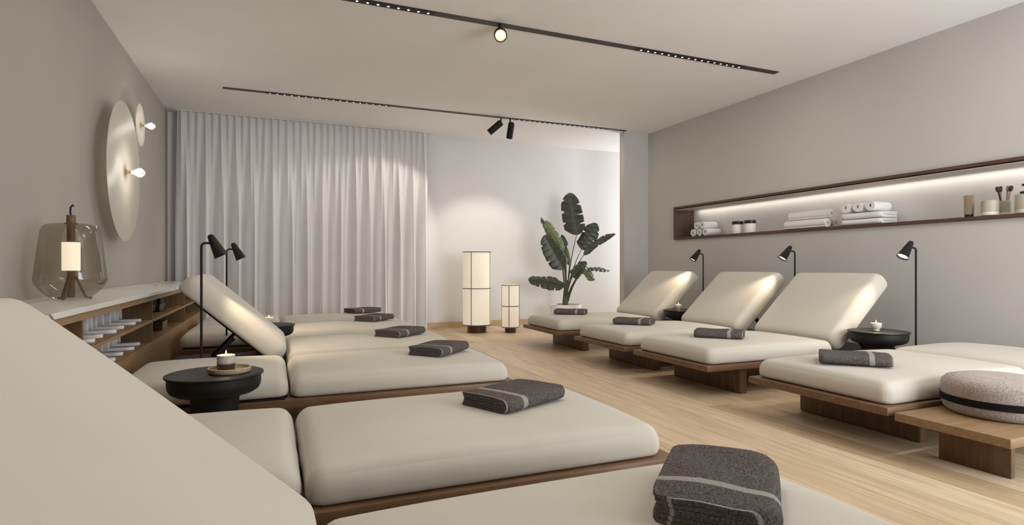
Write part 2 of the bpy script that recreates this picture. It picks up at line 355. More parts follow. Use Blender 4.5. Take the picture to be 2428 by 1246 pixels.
# ------------------------------------------------------------------ ceiling tracks
def track(name, label, x0, x1, y, wd, mods, power):
    t = thing(name, label, 'track light', ((x0 + x1) / 2, y, H)); xc = (x0 + x1) / 2
    MB().box(x0 - xc, x1 - xc, -wd / 2, wd / 2, -.006, -.0005, .001, 1).build('track_channel', M['track'], t, 0)
    for a, n in mods:
        md = MB().box(a - .05 - xc, a + (n - 1) * .0761 + .05 - xc, -wd * .4, wd * .4, -.009, -.006).build('led_module', M['black'], t, 0)
        for i in range(n):
            MB().lathe([(0, -.011), (wd * .13, -.011), (wd * .13, -.009)], 14, (a + i * .0761 - xc, 0, 0)).build('led_dot', M['dot'], md, 30)
        L_ = (n - 1) * .0761
        light('module_light', 'AREA', (a + L_ / 2 - xc, 0, -.015), (a + L_ / 2 - xc, 0, -1), power, (1.0, 0.95, 0.88), L_, .03, parent=t)
    return t
track('ceiling_track', 'long dark recessed ceiling track nearest the camera, holding one lit spotlight', -0.4, 4.69, 4.318, .074, [(-.04, 16), (3.057, 16)], 9)
track('ceiling_track', 'added unseen dark ceiling track closest to the rear wall, above the nearest loungers', -0.4, 4.69, 1.62, .074, [(-.04, 16), (3.057, 16)], 13)  # extra track above the view, added to brighten the nearest loungers
track('ceiling_track', 'far dark ceiling track in front of the curtain, holding two black spotlights', -0.504, 4.695, 7.0, .062, [(-.03, 18), (3.02, 18)], 6)
def spot(label, piv, head, d, Lh, r, lit, energy, ang, blend=.4, lens=True):
    t = thing('spotlight', label, 'spotlight', (piv[0], piv[1], H), 0, 'track spotlights')
    P = Vector(piv) ; hd = Vector(head); d = Vector(d).normalized()
    loc = lambda v: Vector(v) - Vector((piv[0], piv[1], H))
    MB().tube([loc((piv[0], piv[1], H - .006)), loc((piv[0], piv[1], head[2] + r * .6))], .010, 12).build('stem', M['black'], t, 40)
    Q = d.to_track_quat('Z', 'Y').to_matrix().to_4x4(); T = Matrix.Translation(loc(hd)) @ Q
    b = MB().lathe([(0, -Lh / 2), (r * .7, -Lh / 2), (r * .93, -Lh / 2 + .008), (r, -Lh / 2 + .02), (r, Lh / 2), (r * .86, Lh / 2), (r * .84, Lh / 2 - .02), (0, Lh / 2 - .02)], 36, T=T).build('lamp_head', M['black'], t, 40)
    MB().lathe([(r * .52, Lh / 2 - .017), (r * .84, Lh / 2 - .001)], 36, T=T).build('reflector_ring', M['ring'], b, 40)
    MB().disc(r * .54, Lh / 2 - .016, 28, T=T).build('lens', M['lens'], b, 0)
    o = light('spot_beam', 'SPOT', loc(hd + d * (Lh / 2 + .005)), loc(hd + d * 2), energy, WARM if lit else NEUT, .02, spot=ang, blend=blend, parent=t)
spot('lit cylindrical ceiling spotlight on the near track, facing the camera', (1.69, 4.318, H), (1.69, 4.30, 2.795), (-1.45, -4.0, -2.1), .14, .052, True, 22, 45)
spot('black cylindrical ceiling spotlight tilted down towards the curtain', (2.76, 7.0, H), (2.68, 7.0, 2.745), (-.70, .50, -.66), .21, .043, False, 60, 66, .35)
spot('black cylindrical ceiling spotlight pointing steeply down, beside the tilted one', (2.89, 7.0, H), (2.895, 7.0, 2.725), (.03, .46, -.86), .21, .043, False, 52, 80, .5)

# ------------------------------------------------------------------ loungers
def spaced(a, b, n, r):
    e = [a + r * (1 - math.cos(PI / 2 * k / 6)) for k in range(6)]
    m = [a + r + (b - a - 2 * r) * k / n for k in range(n + 1)]
    return e + m + [b - (x - a) for x in reversed(e)]
def cushion_mb(x0, x1, y0, y1, z0, z1, rp, re, bulge, T=None, seed=0):
    hx, hy, hz = (x1 - x0) / 2, (y1 - y0) / 2, (z1 - z0) / 2; c = Vector(((x0 + x1) / 2, (y0 + y1) / 2, (z0 + z1) / 2))
    sh = .10 * (z1 - z0)
    X = spaced(-hx, hx, 30, rp); Y = spaced(-hy, hy, 22, rp); Z = [-hz + 2 * hz * (1 - math.cos(PI * k / 12)) / 2 for k in range(13)]
    idx = {}; vs = []; fs = []
    def pt(i, j, k):
        key = (i, j, k)
        if key in idx: return idx[key]
        p = Vector((X[i], Y[j], Z[k])); h = (hx, hy, hz); R = (rp, rp, re)
        q = Vector([max(-(h[a] - R[a]), min(h[a] - R[a], p[a])) for a in range(3)])
        d = Vector([(p[a] - q[a]) / R[a] for a in range(3)])
        m = max(abs(d[a]) for a in range(3)); dh = math.hypot(d.x, d.y); ex = 2.3 if p.z > 0 else 3.6
        if d.length > 1e-6: d = d / ((dh ** ex + abs(d.z) ** ex) ** (1 / ex)) * m
        v = Vector([q[a] + d[a] * R[a] for a in range(3)])
        v.z -= sh * max(0, 1 - (v.z / hz) ** 2)
        fx = max(0, 1 - abs(p.x / hx) ** 2.6); fy = max(0, 1 - abs(p.y / hy) ** 2.4)
        if p.z > 0: v.z += bulge * (fx * fy) ** .7 * (p.z / hz)
        # soft puckers along the lower sides
        side = 1 - min(1, fx * fy * 3)
        low = max(0, 1 - abs(p.z / hz + .35))
        w_ = noise.noise(Vector((p.x * 9 + seed, p.y * 9, .3))) * .004 + noise.noise(Vector((p.x * 28, p.y * 28 + seed, 1.7))) * .0022
        v += Vector((v.x / hx, v.y / hy, 0)) * w_ * side * low
        v.z += noise.noise(Vector((p.x * 2.3, p.y * 2.3, seed))) * .003 * (1 if p.z > 0 else 0)
        idx[key] = len(vs); vs.append(v + c); return idx[key]
    nx, ny, nz = len(X) - 1, len(Y) - 1, len(Z) - 1
    for i in range(nx):
        for j in range(ny):
            for k in (0, nz): fs.append((pt(i, j, k), pt(i + 1, j, k), pt(i + 1, j + 1, k), pt(i, j + 1, k)))
    for i in range(nx):
        for k in range(nz):
            for j in (0, ny): fs.append((pt(i, j, k), pt(i + 1, j, k), pt(i + 1, j, k + 1), pt(i, j, k + 1)))
    for j in range(ny):
        for k in range(nz):
            for i in (0, nx): fs.append((pt(i, j, k), pt(i, j + 1, k), pt(i, j + 1, k + 1), pt(i, j, k + 1)))
    return MB().add(vs, fs, T)
HW = .445
def lounger(raised, label):
    t = thing('lounger', label, 'lounger', (0, 0, 0), 0, 'cream cushioned walnut loungers')
    MB().box(0, 2.06, -HW, HW, .195, .235, .003, 2).build('platform', M['walnut'], t, 30)
    for x in (.36, 1.62): MB().box(x, x + .07, -.375, .375, 0, .195, .012, 3).build('leg_panel', M['walnut_v'], t, 30)
    cushion_mb(.035, 1.275, -.425, .425, .2355, .345, .060, .0548, .028).build('seat_cushion', M['cushion'], t, 80)
    tray = MB().box(1.30, 2.05, -.42, .42, .235, .243, .002, 1).build('base_tray', M['black'], t, 30)
    if raised:
        T = Matrix.Translation((1.350, 0, .246)) @ Matrix.Rotation(-math.radians(42), 4, 'Y')
        fr = MB().box(.03, .66, -.36, .36, 0, .011, .003, 1, T).build('back_frame', M['black'], t, 30)
        cushion_mb(0, .80, -.425, .425, .012, .155, .064, .0715, .018, T, 5).build('back_cushion', M['cushion'], t, 80)
        for s in (-1, 1):
            MB().box(-.012, .012, s * .30 - .018, s * .30 + .018, 0, .27, .003, 1, Matrix.Translation((1.79, 0, .243)) @ Matrix.Rotation(-math.radians(43), 4, 'Y')).build('strut', M['black'], fr, 30)
    else:
        cushion_mb(1.283, 2.085, -.425, .425, .2435, .350, .062, .0532, .030, None, 3).build('back_cushion', M['cushion'], t, 80)
    return t
RX, LX = 2.775, 1.36
R_Y = [2.330, 3.59, 4.61, 5.87]; L_Y = [1.00, 2.145, 3.635, 4.63, 5.87, 6.90]
up = lounger(True, ''); flat = lounger(False, '')
up.location = (RX, R_Y[1], 0); up['label'] = 'right-row lounger with raised backrest beside the black table with candle and tall lamp'
flat.location = (RX, R_Y[0], 0); flat['label'] = 'flat lounger in the right row, next to the low bench with the round pouf'
dup(up, (RX, R_Y[2], 0), 0, 'middle of the three right-row loungers with raised backrests')
dup(up, (RX, R_Y[3], 0), 0, 'farthest right-row lounger, raised backrest, in front of the potted plant')
dup(up, (LX, L_Y[0], 0), PI, 'nearest left lounger, its raised backrest filling the lower left of the photo')
dup(flat, (LX, L_Y[1], 0), PI, 'flat left-row lounger in the foreground, second from the camera, before the round black table')
dup(flat, (LX, L_Y[2], 0), PI, 'flat left-row lounger just behind the black table with wooden candle tray')
dup(up, (LX, L_Y[3], 0), PI, 'left-row lounger with raised backrest in front of the marble console')
dup(flat, (LX, L_Y[4], 0), PI, 'flat left-row lounger just behind the farther black table, second from curtain')
dup(flat, (LX, L_Y[5], 0), PI, 'flat left-row lounger closest to the white curtain')
MAT_TOP = .3735

# ------------------------------------------------------------------ folded towels
def ribbon_path(b, h, layers, th):
    """nested U folds: outline in (y, z), closed fold on -y side"""
    out = []
    for i in range(layers):
        o = i * (th + .0012); r = h / 2 - o - th / 2
        if r < th * .3: break
        pts = []
        yr = b / 2 - .004 * i
        for k in range(5): pts.append((yr - (yr + b / 2 - h / 2) * k / 5, h / 2 + r))
        for k in range(9):
            a = PI / 2 + PI * k / 8; pts.append((-b / 2 + h / 2 + r * math.cos(a) * 1.0, h / 2 + r * math.sin(a)))
        for k in range(1, 6): pts.append((-b / 2 + h / 2 + (yr + b / 2 - h / 2) * k / 5, h / 2 - r))
        out.append(pts)
    return out
def towel_mesh(a, b, h, layers=3, th=.008, flip=False, amp=.004, seed=0, rnd_=.012):
    mb = MB(); n = 22
    for pts in ribbon_path(b, h, layers, th):
        m = len(pts); P = [Vector((0, y, z)) for y, z in pts]
        rings = []
        nr = []
        for k in range(m):
            d = (P[min(k + 1, m - 1)] - P[max(k - 1, 0)]).normalized(); nr.append(Vector((0, -d.z, d.y)))
        prof = [P[k] + nr[k] * th / 2 for k in range(m)] + [P[k] - nr[k] * th / 2 for k in reversed(range(m))]
        base = len(mb.v); q = len(prof)
        for i in range(n + 1):
            s = i / n; x = (s - .5) * a
            e = max(0, abs(s - .5) * 2 - .93) / .07
            for p in prof:
                ed = min(s, 1 - s) * a
                y, z = p.y * (1 - (0 if ed > rnd_ else (rnd_ - math.sqrt(max(0, rnd_ ** 2 - (rnd_ - ed) ** 2))) / (b / 2))), p.z
                wv = noise.noise(Vector((x * 7 + seed, y * 7, seed))) * amp
                hump = (z / h)
                z2 = z + wv * hump + .004 * math.sin(PI * (y / b + .5)) * hump - e * .003 * (z / h - .5)
                mb.v.append((x + noise.noise(Vector((y * 12, seed, z * 30))) * .003, y + noise.noise(Vector((x * 9, z * 9, seed))) * .003, max(.0004, z2)))
                mb.uv[len(mb.v) - 1] = ((1 - s) if flip else s, 0.5)
        for i in range(n):
            for k in range(q):
                l = (k + 1) % q; mb.f.append((base + i * q + k, base + i * q + l, base + (i + 1) * q + l, base + (i + 1) * q + k))
        mb.f.append(tuple(base + k for k in range(q))); mb.f.append(tuple(base + n * q + k for k in reversed(range(q))))
    return mb
tl = towel_mesh(.37, .26, .052, 3, .0075, False, .006, 1).build('folded_towel', M['towel'], None, 50)
tr = towel_mesh(.36, .24, .052, 3, .0075, True, .006, 4).build('folded_towel', M['towel'], None, 50)
tb = towel_mesh(.40, .265, .062, 3, .010, False, .012, 8, .05).build('folded_towel', M['towel'], None, 50)
G = 'charcoal towels on the loungers'
def rz(o, x, y, deg, label, z=MAT_TOP): o.location = (x, y, z); o.rotation_euler = (0, 0, math.radians(deg)); tag(o, label, 'towel', G)
rz(tb, 0.985, 1.075, 44, 'large dark folded towel with pale stripe at the bottom edge of the photo')
def cp(o): c = o.copy(); COL.objects.link(c); return c
rz(tl, 0.921, 2.178, 26, 'charcoal folded towel on the foreground left lounger, grey stripe at one end')
rz(cp(tl), 1.000, 3.623, 46, 'charcoal folded towel on the left lounger behind the candle-tray table')
rz(cp(tl), 0.960, 4.659, 44, 'charcoal folded towel on the left lounger with raised backrest')
rz(cp(tl), 0.974, 6.041, 47, 'charcoal folded towel on the second left lounger from the curtain')
rz(cp(tl), 1.002, 7.099, 28, 'charcoal folded towel on the lounger closest to the curtain')
rz(tr, 3.104, 2.303, -50, 'charcoal folded towel on the flat right lounger near the pouf')
rz(cp(tr), 3.261, 3.560, -48, 'charcoal folded towel on the nearest right lounger with raised backrest')
rz(cp(tr), 3.230, 4.680, -48, 'charcoal folded towel on the middle of the raised right loungers')
rz(cp(tr), 3.225, 5.947, -38, 'charcoal folded towel on the farthest right lounger, in front of plant')

# ------------------------------------------------------------------ bench and pouf
b = thing('bench', 'low brown wooden bench on panel legs carrying the round pouf', 'bench', (3.52, 1.62, 0))
MB().box(-.735, .735, -.238, .238, .180, .220, .003, 2).build('bench_top', M['oak_bench'], b, 30)
for x in (-.55, .52): MB().box(x, x + .03, -.148, .148, 0, .180, .003, 2).build('leg_panel', M['walnut_v'], b, 30)
p = thing('pouf', 'round beige woven pouf with a black ribbon band, on the low bench', 'pouf', (3.235, 1.645, .2205))
pr_ = [(0, 0), (.19, 0), (.212, .006), (.226, .022), (.232, .045), (.233, .062), (.2335, .09), (.236, .12), (.232, .145), (.215, .165), (.17, .178), (.09, .184), (0, .186)]
MB().lathe(pr_, 96).build('cushion_body', M['pouf'], p, 80)
MB().lathe([(.2335, .054), (.2375, .056), (.2385, .086), (.2345, .088)], 96).build('ribbon', M['ribbon'], p, 60)

# ------------------------------------------------------------------ side tables
def side_table(label, loc):
    t = thing('side_table', label, 'side table', loc, 0, 'round black side tables')
    MB().lathe([(0, .44), (.198, .44), (.2055, .4375), (.2065, .432), (.202, .4275), (.196, .426), (0, .426)], 72).build('tabletop', M['tblack'], t, 40)
    MB().lathe([(.195, .426), (.196, .398), (.193, .378), (.184, .362), (.165, .350), (.140, .343), (.112, .336), (.103, .325), (.100, .30), (.100, .02), (.102, 0), (0, 0)], 72).build('pedestal', M['tblack'], t, 40)
    return t
t0 = side_table('large-looking round black side table in left foreground with candle on wooden tray', (-.246, 2.97, 0))
dup(t0, (-.03, 5.245, 0), 0, 'round black side table half hidden behind the left raised backrest')
dup(t0, (4.25, 2.957, 0), 0, 'round black side table beside the nearest right raised lounger, small candle on it')
dup(t0, (4.26, 5.24, 0), 0, 'round black side table between the two farthest right loungers')
TT = .4405
tray_ = tag(MB().lathe([(0, .006), (.075, .006), (.084, .010), (.0855, .022), (.089, .024), (.0915, .022), (.090, .006), (.084, 0), (0, 0)], 64).build('candle_tray', M['turned'], None, 50), 'shallow turned wooden tray under the candle on the left foreground table', 'tray')
tray_.location = (-.185, 2.955, TT)
def candle_fire(t, z, r):
    MB().lathe([(0, z - .006), (r, z - .006), (r, z - .010), (0, z - .010)], 32).build('wax', M['wax'], t, 30)
    MB().tube([(0, 0, z - .006), (0, 0, z + .006)], .0012, 6).build('wick', M['wick'], t, 30)
    MB().lathe([(0, z + .001), (.002, z + .003), (.0032, z + .008), (.0025, z + .014), (.001, z + .020), (0, z + .024)], 14).build('flame', M['flame'], t, 80)
    light('candle_light', 'POINT', (0, 0, z + .03), (0, 0, 0), .25, (1, .62, .3), .01, parent=t)
c = thing('candle', 'lit candle in a cup glazed grey above and dark brown below, on wooden tray', 'candle', (-.200, 2.96, TT + .0065))
MB().lathe([(0, 0), (.036, 0), (.0385, .003), (.0385, .034)], 40).build('lower_cup', M['brown_cer'], c, 40)
MB().lathe([(.0387, .034), (.0387, .041)], 40).build('glaze_line', M['gold_cer'], c, 40)
MB().lathe([(.0385, .041), (.0385, .072), (.0365, .073), (.0355, .071), (.0355, .045), (0, .045)], 40).build('upper_cup', M['grey_cer'], c, 40)
candle_fire(c, .072, .035)
def small_candle(label, loc):
    c = thing('candle', label, 'candle', loc, 0, 'small cream candles')
    MB().lathe([(0, 0), (.022, 0), (.024, .003), (.022, .010), (.028, .018), (.036, .028), (.038, .045), (.037, .058), (.035, .058), (.034, .046), (0, .046)], 36).build('cup', M['cream_cer'], c, 50)
    candle_fire(c, .056, .034); return c
c1 = small_candle('small cream footed candle burning on the right table nearest the camera', (4.235, 2.965, TT))
dup(c1, (-.03, 5.25, TT), 0, 'small candle burning on the black table behind the left raised backrest')
dup(c1, (4.22, 5.25, TT), 0, 'small candle on the black table between the two farthest right loungers')

# ------------------------------------------------------------------ reading lamps
def reading_lamp(label, loc, rz_, tilt=24):
    """local +x is the way the head points"""
    t = thing('floor_lamp', label, 'floor lamp', loc, rz_, 'slim black reading lamps')
    MB().lathe([(0, .012), (.095, .012), (.10, .009), (.10, 0), (0, 0)], 48).build('base', M['black'], t, 40)
    pts = [(0, 0, .01), (0, 0, 1.055)] + [(.022 * (1 - math.cos(a)), 0, 1.055 + .022 * math.sin(a)) for a in (PI / 6, PI / 3, PI / 2)] + [(.062, 0, 1.077)]
    MB().tube(pts, .0075, 12).build('pole', M['black'], t, 50)
    T = Matrix.Translation((.068, 0, 1.085)) @ Matrix.Rotation(PI - math.radians(tilt), 4, 'Y')
    hd = MB().lathe([(0, -.052), (.010, -.050), (.018, -.043), (.021, -.030), (.042, .098), (.0445, .100), (.0405, .098), (.019, -.02), (0, -.02)], 40, T=T).build('lamp_shade', M['black'], t, 50)
    MB().disc(.0385, .088, 32, T=T).build('diffuser', M['diff'], hd, 0)
    a = T @ Vector((0, 0, .104)); bb = T @ Vector((-.16, 0, 1.0))
    light('reading_beam', 'SPOT', a, bb, 17, WARM, .02, spot=84, blend=.9, parent=t)
    return t
rl = reading_lamp('slim black reading lamp by the right-hand table nearest the camera', (4.70, 2.965, 0), math.radians(168), 35)
dup(rl, (4.68, 4.09, 0), math.radians(160), 'slim black reading lamp between the two nearest raised loungers on the right')
dup(rl, (4.70, 5.40, 0), math.radians(160), 'slim black reading lamp farthest away on the right, below the shelf end')
l2 = reading_lamp('slim black reading lamp in front of the left raised backrest, left of the pair', (-.415, 4.085, 0), math.radians(8), 26)
dup(l2, (-.365, 5.47, 0), math.radians(8), 'slim black reading lamp behind the left raised backrest, right of the pair')

# ------------------------------------------------------------------ console and its contents
CF = -.78; CZ = .75
ct = tag(MB().box(XL + .002, CF + .012, 1.40, 7.92, .725, CZ, .002, 1).build('countertop', M['marble'], None, 30), 'long white marble countertop with black veins on the left console', 'countertop')
cb = thing('console_cabinet', 'long open-fronted oak console cabinet along the left wall under the marble top', 'cabinet', (-1.0, 4.66, 0))
def cbx(name, m, x0, x1, y0, y1, z0, z1): return MB().box(x0 + 1.0, x1 + 1.0, y0 - 4.66, y1 - 4.66, z0, z1, .0015, 1).build(name, m, cb, 30)
DV = [1.42, 3.08, 4.68, 6.28, 7.88]
cbx('top_rail', M['oak_y'], XL + .003, CF, 1.42, 7.90, .690, .7248)
cbx('back_panel', M['oak_v_shaded'], XL + .003, XL + .015, 1.42, 7.90, 0, .69)
cbx('bottom_shelf', M['oak_y'], XL + .015, CF, 1.42, 7.90, .375, .40)
cbx('plinth', M['oak_y'], CF - .02, CF, 1.42, 7.90, 0, .375)
for y in DV: cbx('divider', M['oak_v_shaded'], XL + .015, CF, y, y + .02, .40, .69)
for i in range(4): cbx('shelf', M['oak_y'], XL + .015, CF, DV[i] + .02, DV[i + 1], .537, .555)
# slippers
def slipper():
    t = thing('slipper', '', 'slipper', (0, 0, 0), 0, 'white slippers in the console')
    def outline(s):   # half width along length s 0..1 (heel to toe)
        w0 = .034 + .016 * math.sin(PI * min(1, s * 1.15) ** 1.6)
        e = max(0, 1 - (1 - s) / .16); f = max(0, 1 - s / .13)
        return w0 * math.sqrt(max(0.0, 1 - e * e)) * math.sqrt(max(0.0, 1 - f * f))
    n = 30; Ls = .285; mb = MB(); vs = []; fs = []
    for i in range(n + 1):
        s = (1 - math.cos(PI * i / n)) / 2; wd = outline(s) + .0005
        for k, (yy, zz) in enumerate([(-1, .003), (-.96, 0), (.96, 0), (1, .003), (1, .013), (.94, .017), (-.94, .017), (-1, .013)]):
            vs.append((-s * Ls, yy * wd, zz))
    for i in range(n):
        for k in range(8): l = (k + 1) % 8; fs.append((i * 8 + k, i * 8 + l, (i + 1) * 8 + l, (i + 1) * 8 + k))
    fs.append(tuple(range(8))); fs.append(tuple(n * 8 + k for k in range(8)))
    mb.add(vs, fs).build('sole', M['slip'], t, 60)
    vs = []; fs = []; m = 14; q = 12
    for i in range(m + 1):
        s = .42 + .57 * i / m; wd = outline(s) + .004; hh = (.105 - .045 * (i / m)) * math.sqrt(max(.02, 1 - (max(0, i / m - .6) / .4) ** 2))
        for k in range(q + 1):
            a = PI * k / q; vs.append((-s * Ls, -math.cos(a) * wd, .012 + math.sin(a) ** .8 * hh))
    for i in range(m):
        for k in range(q): fs.append((i * (q + 1) + k, i * (q + 1) + k + 1, (i + 1) * (q + 1) + k + 1, (i + 1) * (q + 1) + k))
    o = MB().add(vs, fs).build('upper', M['slip'], t, 80)
    sm = o.modifiers.new('thick', 'SOLIDIFY'); sm.thickness = .004; sm.offset = 1
    return t
s0 = slipper(); first = True
ords = ['nearest', 'second', 'third', 'fourth', 'fifth', 'farthest']
for zs, lev, ys in ((.5555, 'upper', [3.42, 3.62, 3.85, 4.08, 4.34, 4.58]), (.4005, 'lower', [3.40, 3.60, 3.83, 4.06, 4.30, 4.54])):
    for i, y in enumerate(ys):
        t = s0 if first else copy_tree(s0); first = False
        t.location = (-.815 - .012 * (i % 2), y, zs); t.rotation_euler = (0, 0, math.radians(-6 + 4 * (i % 3)))
        t['label'] = 'white closed-toe slipper on the %s console shelf, %s from the camera in its row' % (lev, ords[i])
        t['label'] = t['label'].replace('nearest from', 'nearest to')
# striped rolled towels and the wooden box further along
def spiral_roll(Lr, r, th, turns, flip=False, seed=0, n=8):
    """rolled towel along local +x, axis at z = r"""
    mb = MB(); K = int(26 * turns); r0 = r - th * turns * 1.02; pts = []
    for k in range(K + 1):
        a = 2 * PI * turns * k / K; rr = max(.002, r0 + (r - th / 2 - r0) * k / K)
        pts.append((rr * math.cos(a + seed), rr * math.sin(a + seed)))
    m = len(pts); inn = []; out = []
    for k in range(m):
        d = Vector((pts[min(k + 1, m - 1)][0] - pts[max(0, k - 1)][0], pts[min(k + 1, m - 1)][1] - pts[max(0, k - 1)][1])).normalized()
        nv = Vector((d.y, -d.x)); p_ = Vector(pts[k]); out.append(p_ + nv * th * .46); inn.append(p_ - nv * th * .46)
    prof = out + inn[::-1]; q = len(prof)
    for i in range(n + 1):
        s = i / n; x = s * Lr; e = .0 if 0 < i < n else .012
        for v_ in prof:
            mb.v.append((x, v_.x * (1 - e), r + v_.y * (1 - e))); mb.uv[len(mb.v) - 1] = (s, .5)
    for i in range(n):
        for k in range(q): l = (k + 1) % q; mb.f.append((i * q + k, i * q + l, (i + 1) * q + l, (i + 1) * q + k))
    for e in (0, n):
        for k in range(m - 1): mb.f.append((e * q + k, e * q + k + 1, e * q + q - 2 - k, e * q + q - 1 - k))
    return mb
sr = spiral_roll(.30, .034, .009, 3).build('rolled_towel', M['striped'], None, 60)
for i, (y, z, nm) in enumerate([(5.50, .5555, 'left of the bottom pair'), (5.575, .5555, 'right of the bottom pair'), (5.537, .618, 'topmost')]):
    o = sr if i == 0 else cp(sr); o.location = (-.83, y, z); o.rotation_euler = (0, 0, PI)
    tag(o, 'dark rolled towel with pale stripes on the console shelf, %s' % nm, 'rolled towel', 'striped towel rolls in the console')
bx = thing('storage_box', 'brown wooden box on the lower console shelf below the striped towels', 'box', (-.93, 5.60, .4005))
MB().box(-.10, .09, -.12, .12, 0, .006, .002, 1).build('bottom', M['oak_v_shaded'], bx, 30)
for a in ((-.10, -.092, -.12, .12), (.082, .09, -.12, .12), (-.092, .082, -.12, -.112), (-.092, .082, .112, .12)):
    MB().box(a[0], a[1], a[2], a[3], .006, .07, .002, 1).build('side', M['oak_v_shaded'], bx, 30)
wr_ = spiral_roll(.13, .028, .009, 2.5).build('rolled_cloth', M['white_towel'], None, 60)
tag(wr_, 'small white rolled cloth lying in the brown wooden box', 'rolled cloth'); wr_.location = (-.865, 5.55, .407); wr_.rotation_euler = (0, 0, PI)

# ------------------------------------------------------------------ smoked glass lantern
lt = thing('table_lamp', 'smoked glass lantern lamp with brown stem standing on the marble counter', 'table lamp', (-1.012, 3.80, CZ + .0005))
gp = [(.080, .004), (.101, .018), (.134, .050), (.157, .082), (.163, .102), (.1635, .116), (.159, .15), (.150, .23), (.141, .31), (.134, .365), (.126, .392), (.108, .405), (.072, .411), (.030, .414)]
MB().lathe(gp, 72).build('glass_shade', M['smoke'], lt, 80)
st_ = MB().lathe([(0, .458), (.0195, .458), (.021, .455), (.021, .418), (.030, .416), (.030, .408), (.0185, .405), (.0185, .31), (0, .31)], 32).build('stem', M['bronze'], lt, 40)
MB().lathe([(.0, .31), (.0405, .31), (.0415, .308), (.0415, .158), (.0405, .156), (0, .156)], 40).build('opal_diffuser', M['lantern_glow'], lt, 40)
MB().lathe([(0, .156), (.017, .156), (.017, .01), (0, .01)], 24).build('lower_stem', M['bronze'], lt, 40)
for k in range(3):
    a = PI * (.5 + 2 * k / 3) + .9
    d = Vector((math.cos(a), math.sin(a), 0))
    MB().tube([Vector((0, 0, .125)) + d * .018, Vector((0, 0, .010)) + d * .066, Vector((0, 0, .006)) + d * .092], .0062, 8).build('leg', M['bronze'], lt, 40)
MB().tube([(0, 0, .456), (-.004, .002, .475), (-.002, .0, .50), (.008, 0, .514), (.012, 0, .505)], .0045, 8).build('cord_loop', M['black'], lt, 60)

# ------------------------------------------------------------------ wall disc lamps
def disc_lamp(label, y, z, r, off, bl, energy):
    t = thing('wall_lamp', label, 'wall lamp', (XL + .001, y, z), 0, 'ribbed glass disc wall lamps')
    R = Matrix.Rotation(PI / 2, 4, 'Y')
    MB().lathe([(0, 0), (.05 * bl, 0), (.05 * bl, .010), (0, .010)], 32, T=R).build('wall_mount', M['brass'], t, 40)
    MB().lathe([(0, off + .006), (r * .985, off + .006), (r, off + .003), (r * .985, off), (0, off)], 120, T=R).build('glass_disc', M['disc'], t, 40)
    MB().lathe([(0, .010), (.008, .010), (.008, off - .001)], 16, T=R).build('stem', M['brass'], t, 40)
    o1 = off + .007
    MB().lathe([(0, o1), (.028 * bl, o1), (.028 * bl, o1 + .012 * bl), (.016 * bl, o1 + .014 * bl), (.016 * bl, o1 + .05 * bl), (0, o1 + .05 * bl)], 28, T=R).build('socket', M['brass'], t, 40)
    o2 = o1 + .05 * bl
    bd = MB().lathe([(0, o2), (.014 * bl, o2), (.017 * bl, o2 + .014 * bl), (.030 * bl, o2 + .036 * bl), (.043 * bl, o2 + .058 * bl), (.047 * bl, o2 + .078 * bl), (.046 * bl, o2 + .086 * bl)], 32, T=R).build('bulb', M['bulb'], t, 60)
    MB().lathe([(.046 * bl, o2 + .086 * bl), (.040 * bl, o2 + .104 * bl), (.026 * bl, o2 + .118 * bl), (.008, o2 + .124 * bl), (0, o2 + .124 * bl)], 32, T=R).build('bulb_tip', M['clear'], bd, 60)
    light('bulb_light', 'POINT', (o2 + .16 * bl, 0, 0), (0, 0, 0), energy, NEUT, .04, parent=t)
disc_lamp('large round ribbed glass wall lamp with bulb at its centre', 5.57, 1.705, .568, .105, .80, 4.0)
disc_lamp('small round ribbed glass wall lamp, upper right of the large one', 6.22, 2.235, .195, .095, .66, 1.6)

# ------------------------------------------------------------------ linen column floor lamps
def column_lamp(label, loc, r, h, rb, hb, rot):
    t = thing('floor_lamp', label, 'floor lamp', loc, rot, 'lit linen cylinder floor lamps')
    MB().lathe([(0, 0), (rb, 0), (rb, hb), (0, hb)], 48).build('base', M['brown_cer'], t, 40)
    sh = MB().lathe([(rb * .5, hb + .002), (r * .98, hb + .002), (r, hb + .006), (r, h - .005), (r * .99, h - .001)], 64).build('lamp_shade', M['shade'], t, 40)
    mid = hb + (h - hb) * .5
    for z in (hb + .006, mid, h - .006):
        MB().lathe([(r, z - .006), (r + .004, z - .005), (r + .004, z + .005), (r, z + .006)], 64).build('ring', M['frame_rib'], sh, 40)
    for k in range(4):
        a = k * PI / 2; x, y = (r + .002) * math.cos(a), (r + .002) * math.sin(a)
        MB().tube([(x, y, hb + .004), (x, y, h - .004)], .0055, 8).build('upright', M['frame_rib'], sh, 40)
    light('column_light', 'POINT', (0, 0, h + .05), (0, 0, 2), 1.0, WARM, .1, parent=t)
column_lamp('taller glowing linen cylinder floor lamp on a dark base', (2.655, 7.66, 0), .197, 1.136, .135, .105, math.radians(-90 - 22 - 20))
column_lamp('shorter glowing linen cylinder floor lamp, right of the tall one', (3.085, 7.46, 0), .121, .672, .079, .072, math.radians(-90 - 22 - 10))

